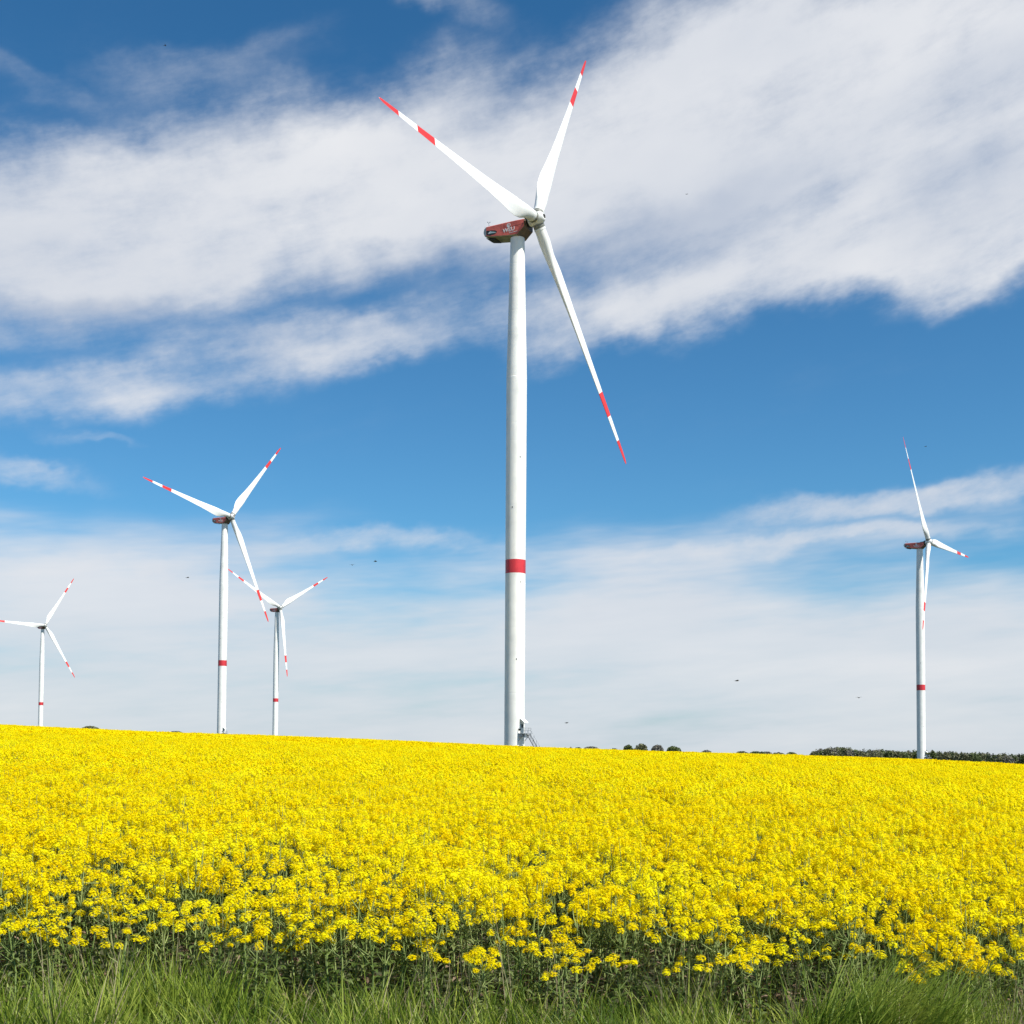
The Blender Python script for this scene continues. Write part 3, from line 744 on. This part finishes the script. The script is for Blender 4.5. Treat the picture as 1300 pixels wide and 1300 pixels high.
def field():
    rg = np.random.default_rng(11)
    MT = [m_petal, m_bud, m_stem, m_leaf, m_dry]
    protos = []
    for k in range(7):                           # full plants
        st, fo, hd = plant(rg, rg.uniform(.92, 1.06), int(rg.integers(5, 9)))
        protos.append(merged([(st, {0: 2}), (fo, {0: 3, 1: 4})] + [(h, {0: 0, 1: 1}) for h in hd], 'rape_plant', MT))
    for k in range(6):                           # loose clumps of four simpler plants
        parts = []
        for j in range(4):
            st, fo, hd = plant(rg, rg.uniform(.9, 1.06), 5, 1)
            ox, oy = rg.uniform(-.17, .17, 2)
            for b in [st, fo] + hd: b.v = [(x + ox, y + oy, z) for x, y, z in b.v]
            parts += [(st, {0: 2}), (fo, {0: 3, 1: 4})] + [(h, {0: 0, 1: 1}) for h in hd]
        protos.append(merged(parts, 'rape_clump', MT))
    for k in range(5):                           # square metres of crop for the far field
        mb = MB()
        for j in range(250):
            x, y = rg.uniform(-.62, .62, 2); z = rg.uniform(.80, 1.05) + .03 * math.sin(x * 7 + k) * math.cos(y * 6); r = rg.uniform(.022, .042)
            for i in range(4):
                d = rg.normal(size=3); d[2] = abs(d[2]); d /= np.linalg.norm(d); p = np.array([x, y, z]) + d * r
                nrm = d + rg.normal(size=3) * .4; nrm /= np.linalg.norm(nrm); a1 = np.cross(nrm, rg.normal(size=3)); a1 /= np.linalg.norm(a1); a2 = np.cross(nrm, a1); s_ = .036
                mb.add([p - a1 * s_, p - a2 * s_, p + a1 * s_, p + a2 * s_], [(0, 1, 2, 3)], 0)
        for j in range(40):
            x, y = rg.uniform(-.6, .6, 2); leaf_blade(mb, (x, y, rg.uniform(.2, .6)), rg.uniform(0, 6.28), .2, .03, 1.5, 3, rg, .8)
        protos.append(mb.mesh('rape_patch', MT))
    P = []; I = []; Rr = []; Sc = []
    def fill(y0, y1, dens, ids, hv, margin=5, tilt=.06):
        area = (y1 - y0) * (.98 * (y0 + y1) / 2 + 2 * margin); n = int(area * dens * 1.02)
        # density even over the trapezoid
        yy = []
        while len(yy) < n:
            c = rg.uniform(y0, y1, n); keep = rg.random(n) * (.98 * y1 + 2 * margin) < (.98 * c + 2 * margin); yy += list(c[keep])
        y = np.array(yy[:n]); x = rg.uniform(-.505 * y - margin, .475 * y + margin)
        m = y > edge(x) + (.5 if y0 < 10 else 0); x, y = x[m], y[m]; n = len(x)
        z = gz(x, y)
        h = 1 + .07 * smooth_noise(x, y, 2.2, 1) + .05 * smooth_noise(x, y, .8, 2) + rg.normal(size=n) * hv * np.interp(y, [8, 12, 20], [2.0, 1.5, 1.0])
        h *= np.interp(y, [8.4, 9.2, 11, 16], [.84, .9, .96, 1.0])
        gap = smooth_noise(x, y, 1.3, 3) + smooth_noise(x, y, .5, 4) * .6
        keep = ~((gap > .5) & (rg.random(n) < .8) & (y < 26)) & (rg.random(n) < np.interp(y, [8.4, 9.6, 12, 16], [.50, .58, .82, 1])); x, y, z, h = x[keep], y[keep], z[keep], h[keep]; n = len(x)
        P.append(np.stack([x, y, z], 1)); I.append(rg.choice(ids, n))
        Rr.append(np.stack([rg.normal(size=n) * tilt, rg.normal(size=n) * tilt, rg.uniform(0, 6.283, n)], 1))
        w = rg.uniform(.9, 1.1, n); Sc.append(np.stack([w, w, h], 1))
    fill(EDGE, 22, 30, [0, 1, 2, 3, 4, 5, 6], .05)
    fill(22, 60, 9.5, [7, 8, 9, 10, 11, 12], .04)
    fill(60, 205, 1.25, [13, 14, 15, 16, 17], .02, tilt=.01)
    o = scatter('rapeseed_field', np.concatenate(P), np.concatenate(I), np.concatenate(Rr), np.concatenate(Sc), protos)
    tag(o, 'bright yellow flowering rapeseed crop covering the slope', 'crop field', kind='stuff')
    # the front row: plants one can tell apart, each with stem, foliage and flower heads
    kinds = []
    for k in range(8):
        st, fo, hd = plant(rg, rg.uniform(.90, 1.04), int(rg.integers(4, 8)), low=.84, thick=1.35)
        kinds.append((st.mesh('stem', [m_stem]), fo.mesh('foliage', [m_leaf, m_dry]), [h.mesh('flower_head', [m_petal, m_bud]) for h in hd]))
    GR = 'rapeseed plants in the front row'
    made = {}
    def put(x, y, k, s, sz):
        if k not in made:
            r = empty('rapeseed_plant'); tag(r, 'yellow flowering rapeseed plant of the front row, rising from the grass at the field edge', 'rapeseed plant', GR)
            for nm, me in [('stem', kinds[k][0]), ('foliage', kinds[k][1])] + [('flower_head', h) for h in kinds[k][2]]:
                c = bpy.data.objects.new(nm, me); COL.objects.link(c); c.parent = r
            made[k] = r
        else: r = copy_tree(made[k])
        r.location = (x, y, gzf(x, y)); r.rotation_euler = (rg.normal() * .05 - .03, rg.normal() * .05, rg.uniform(0, 6.283)); r.scale = (s, s, sz)
        return r
    n = 0; tries = 0
    while n < 195 and tries < 4000:
        tries += 1
        x = rg.uniform(-4.45, 4.1); d = rg.uniform(0, .75)
        y = float(edge(x)) + d
        if smooth_noise(x, y, 1.3, 3) + .6 * smooth_noise(x, y, .5, 4) > .5 and rg.random() < .7: continue
        if abs(x - (-.15)) < .0: continue
        h = (.66 + .22 * d / .75) * (1 + .16 * rg.normal()); put(x, y, int(rg.integers(8)), rg.uniform(.85, 1.05), max(.5, min(1.02, h))); n += 1
    for px, y, sz in ((150, 8.1, .60), (20, 8.15, .66), (600, 8.1, .58), (622, 8.2, .64), (705, 8.05, .56), (735, 8.1, .60), (965, 8.15, .68), (1135, 8.15, .72), (325, 8.2, .68)):
        put(ray(px, 1200).x * y, y, int(rg.integers(8)), .85, sz)

def grass():
    rg = np.random.default_rng(23)
    m_g1 = leafy('grass_green', [(.2, (.05, .10, .010)), (.5, (.14, .215, .02)), (.85, (.34, .39, .06))], 1.2, .35, .5)
    m_g2 = leafy('grass_light', [(.25, (.22, .30, .03)), (.75, (.40, .45, .08))], 1.2, .35, .5)
    m_g3 = leafy('grass_straw', [(.25, (.26, .22, .12)), (.75, (.40, .34, .20))], 1.2, .25, .6)
    MG = [m_g1, m_g2, m_g3]
    def tuft(n, h, rad, bend, wid, light, straw, dirn=None):
        mb = MB()
        for k in range(n):
            an = rg.uniform(0, 6.283); r = rad * math.sqrt(rg.random()); x, y = r * math.cos(an), r * math.sin(an)
            ba = rg.uniform(0, 6.283) if dirn is None else dirn + rg.normal() * .5
            d = np.array([math.cos(ba), math.sin(ba), 0]); fa = ba + rg.normal() * .8 + math.pi / 2; s = np.array([math.cos(fa), math.sin(fa), 0])
            L_ = h * rg.uniform(.55, 1.15); e = rg.uniform(1.2, 1.55); bd = bend * rg.uniform(.3, 1.4); w = wid * rg.uniform(.6, 1.3)
            q = np.array([x, y, -.02]); vs = []; ns = 5
            for i in range(ns + 1):
                ww = w * (1 - (i / ns) ** 1.6) + .0003; vs += [q - s * ww, q + s * ww]
                q = q + (d * math.cos(e) + np.array([0, 0, math.sin(e)])) * L_ / ns; e -= bd / ns
            t = rg.random(); mi = 2 if t < straw else (1 if t < straw + light else 0)
            mb.add(vs, [(2 * i, 2 * i + 1, 2 * i + 3, 2 * i + 2) for i in range(ns)], mi, True)
        return mb
    pr = [tuft(17, .22, .08, .9, .0048, .2, .03).mesh('grass_short', MG), tuft(15, .30, .08, .8, .0052, .3, .05).mesh('grass_short', MG),
          tuft(13, .38, .08, 1.0, .0055, .25, .05).mesh('grass_mid', MG), tuft(12, .50, .07, .6, .0075, .45, .03).mesh('grass_tall', MG),
          tuft(8, .62, .06, .5, .0034, .3, .35).mesh('grass_stalks', MG), tuft(20, .42, .08, 1.5, .0046, .2, .03, 2.6).mesh('grass_swept', MG),
          tuft(14, .22, .09, 1.3, .0045, .2, .35).mesh('grass_dry', MG)]
    mb = MB()
    for k in range(16):
        an = rg.uniform(0, 6.28); leaf_blade(mb, (rg.normal() * .03, rg.normal() * .03, rg.uniform(0, .05)), an, rg.uniform(.06, .16), rg.uniform(.012, .028), 1.6, 0, rg, 1.0)
    pr.append(mb.mesh('weed_leaves', [m_leaf]))
    P = []; I = []; Rr = []; Sc = []
    n = 10500
    x = rg.uniform(-7.5, 7.5, n); y = rg.uniform(4.6, 8.75, n)
    nn = smooth_noise(x, y, 1.6, 8); n2 = smooth_noise(x, y, .7, 9)
    dark = np.exp(-(((x - 1.65) / .22) ** 2 + ((y - 8.15) / .35) ** 2)) + np.exp(-(((x + .3) / .2) ** 2 + ((y - 8.35) / .25) ** 2))
    keep = (y < edge(x) + .25) & (rg.random(n) > dark * .95) & ((y < 8.0) | (rg.random(n) < .6)); x, y, nn, n2 = x[keep], y[keep], nn[keep], n2[keep]; n = len(x)
    idx = np.empty(n, int)
    for i in range(n):
        t = rg.random()
        back = y[i] > 7.9
        if nn[i] > .25: idx[i] = rg.choice([2, 3, 3, 1, 4] if back else [2, 1, 3, 2, 0])
        elif nn[i] < -.3: idx[i] = rg.choice([0, 6, 7, 1, 7] if not back else [1, 4, 7, 6, 2])
        else: idx[i] = rg.choice([0, 1, 2, 5, 7, 1])
    P.append(np.stack([x, y, gz(x, y)], 1)); I.append(idx)
    Rr.append(np.stack([rg.normal(size=n) * .08, rg.normal(size=n) * .08, np.where(idx == 5, rg.normal(size=n) * .4, rg.uniform(0, 6.283, n))], 1))
    h = (.85 + .18 * n2 + rg.normal(size=n) * .1) * np.interp(y, [5, 6.8, 8.0, 8.8], [.7, 1.05, 1.32, 1.2]); Sc.append(np.stack([np.ones(n), np.ones(n), h], 1))
    o = scatter('grass_verge', np.concatenate(P), np.concatenate(I), np.concatenate(Rr), np.concatenate(Sc), pr)
    tag(o, 'rough green grass verge along the foot of the rapeseed', 'grass', kind='stuff')
    # two heavy clumps that stand out of the verge
    def clump(px, y, n, spread, h, bend, light, dirn, lab):
        mb = MB(); cx = ray(px, 1230).x * y
        for k in range(n):
            t = tuft(18, h * rg.uniform(.75, 1.1), .07, bend, .006, light, .02, dirn + rg.normal() * .5 if dirn is not None else None)
            ox, oy = rg.normal(size=2) * spread; oz = gzf(cx + ox, y + oy * .5) - gzf(cx, y)
            mb.add([(a + ox, b + oy * .5, c + oz) for a, b, c in t.v], t.f, 0, True); mb.m[-len(t.m):] = t.m
        o = mb.build('grass_clump', MG); o.location = (cx, y, gzf(cx, y)); tag(o, lab, 'grass clump')
    clump(1110, 7.85, 80, .27, .84, 1.35, .08, .3, 'large dense dark green grass clump bulging up against the rapeseed on the right')
    clump(235, 7.95, 30, .20, .58, .55, .75, None, 'upright clump of broad light green grass blades at the field edge on the left')
field(); grass()
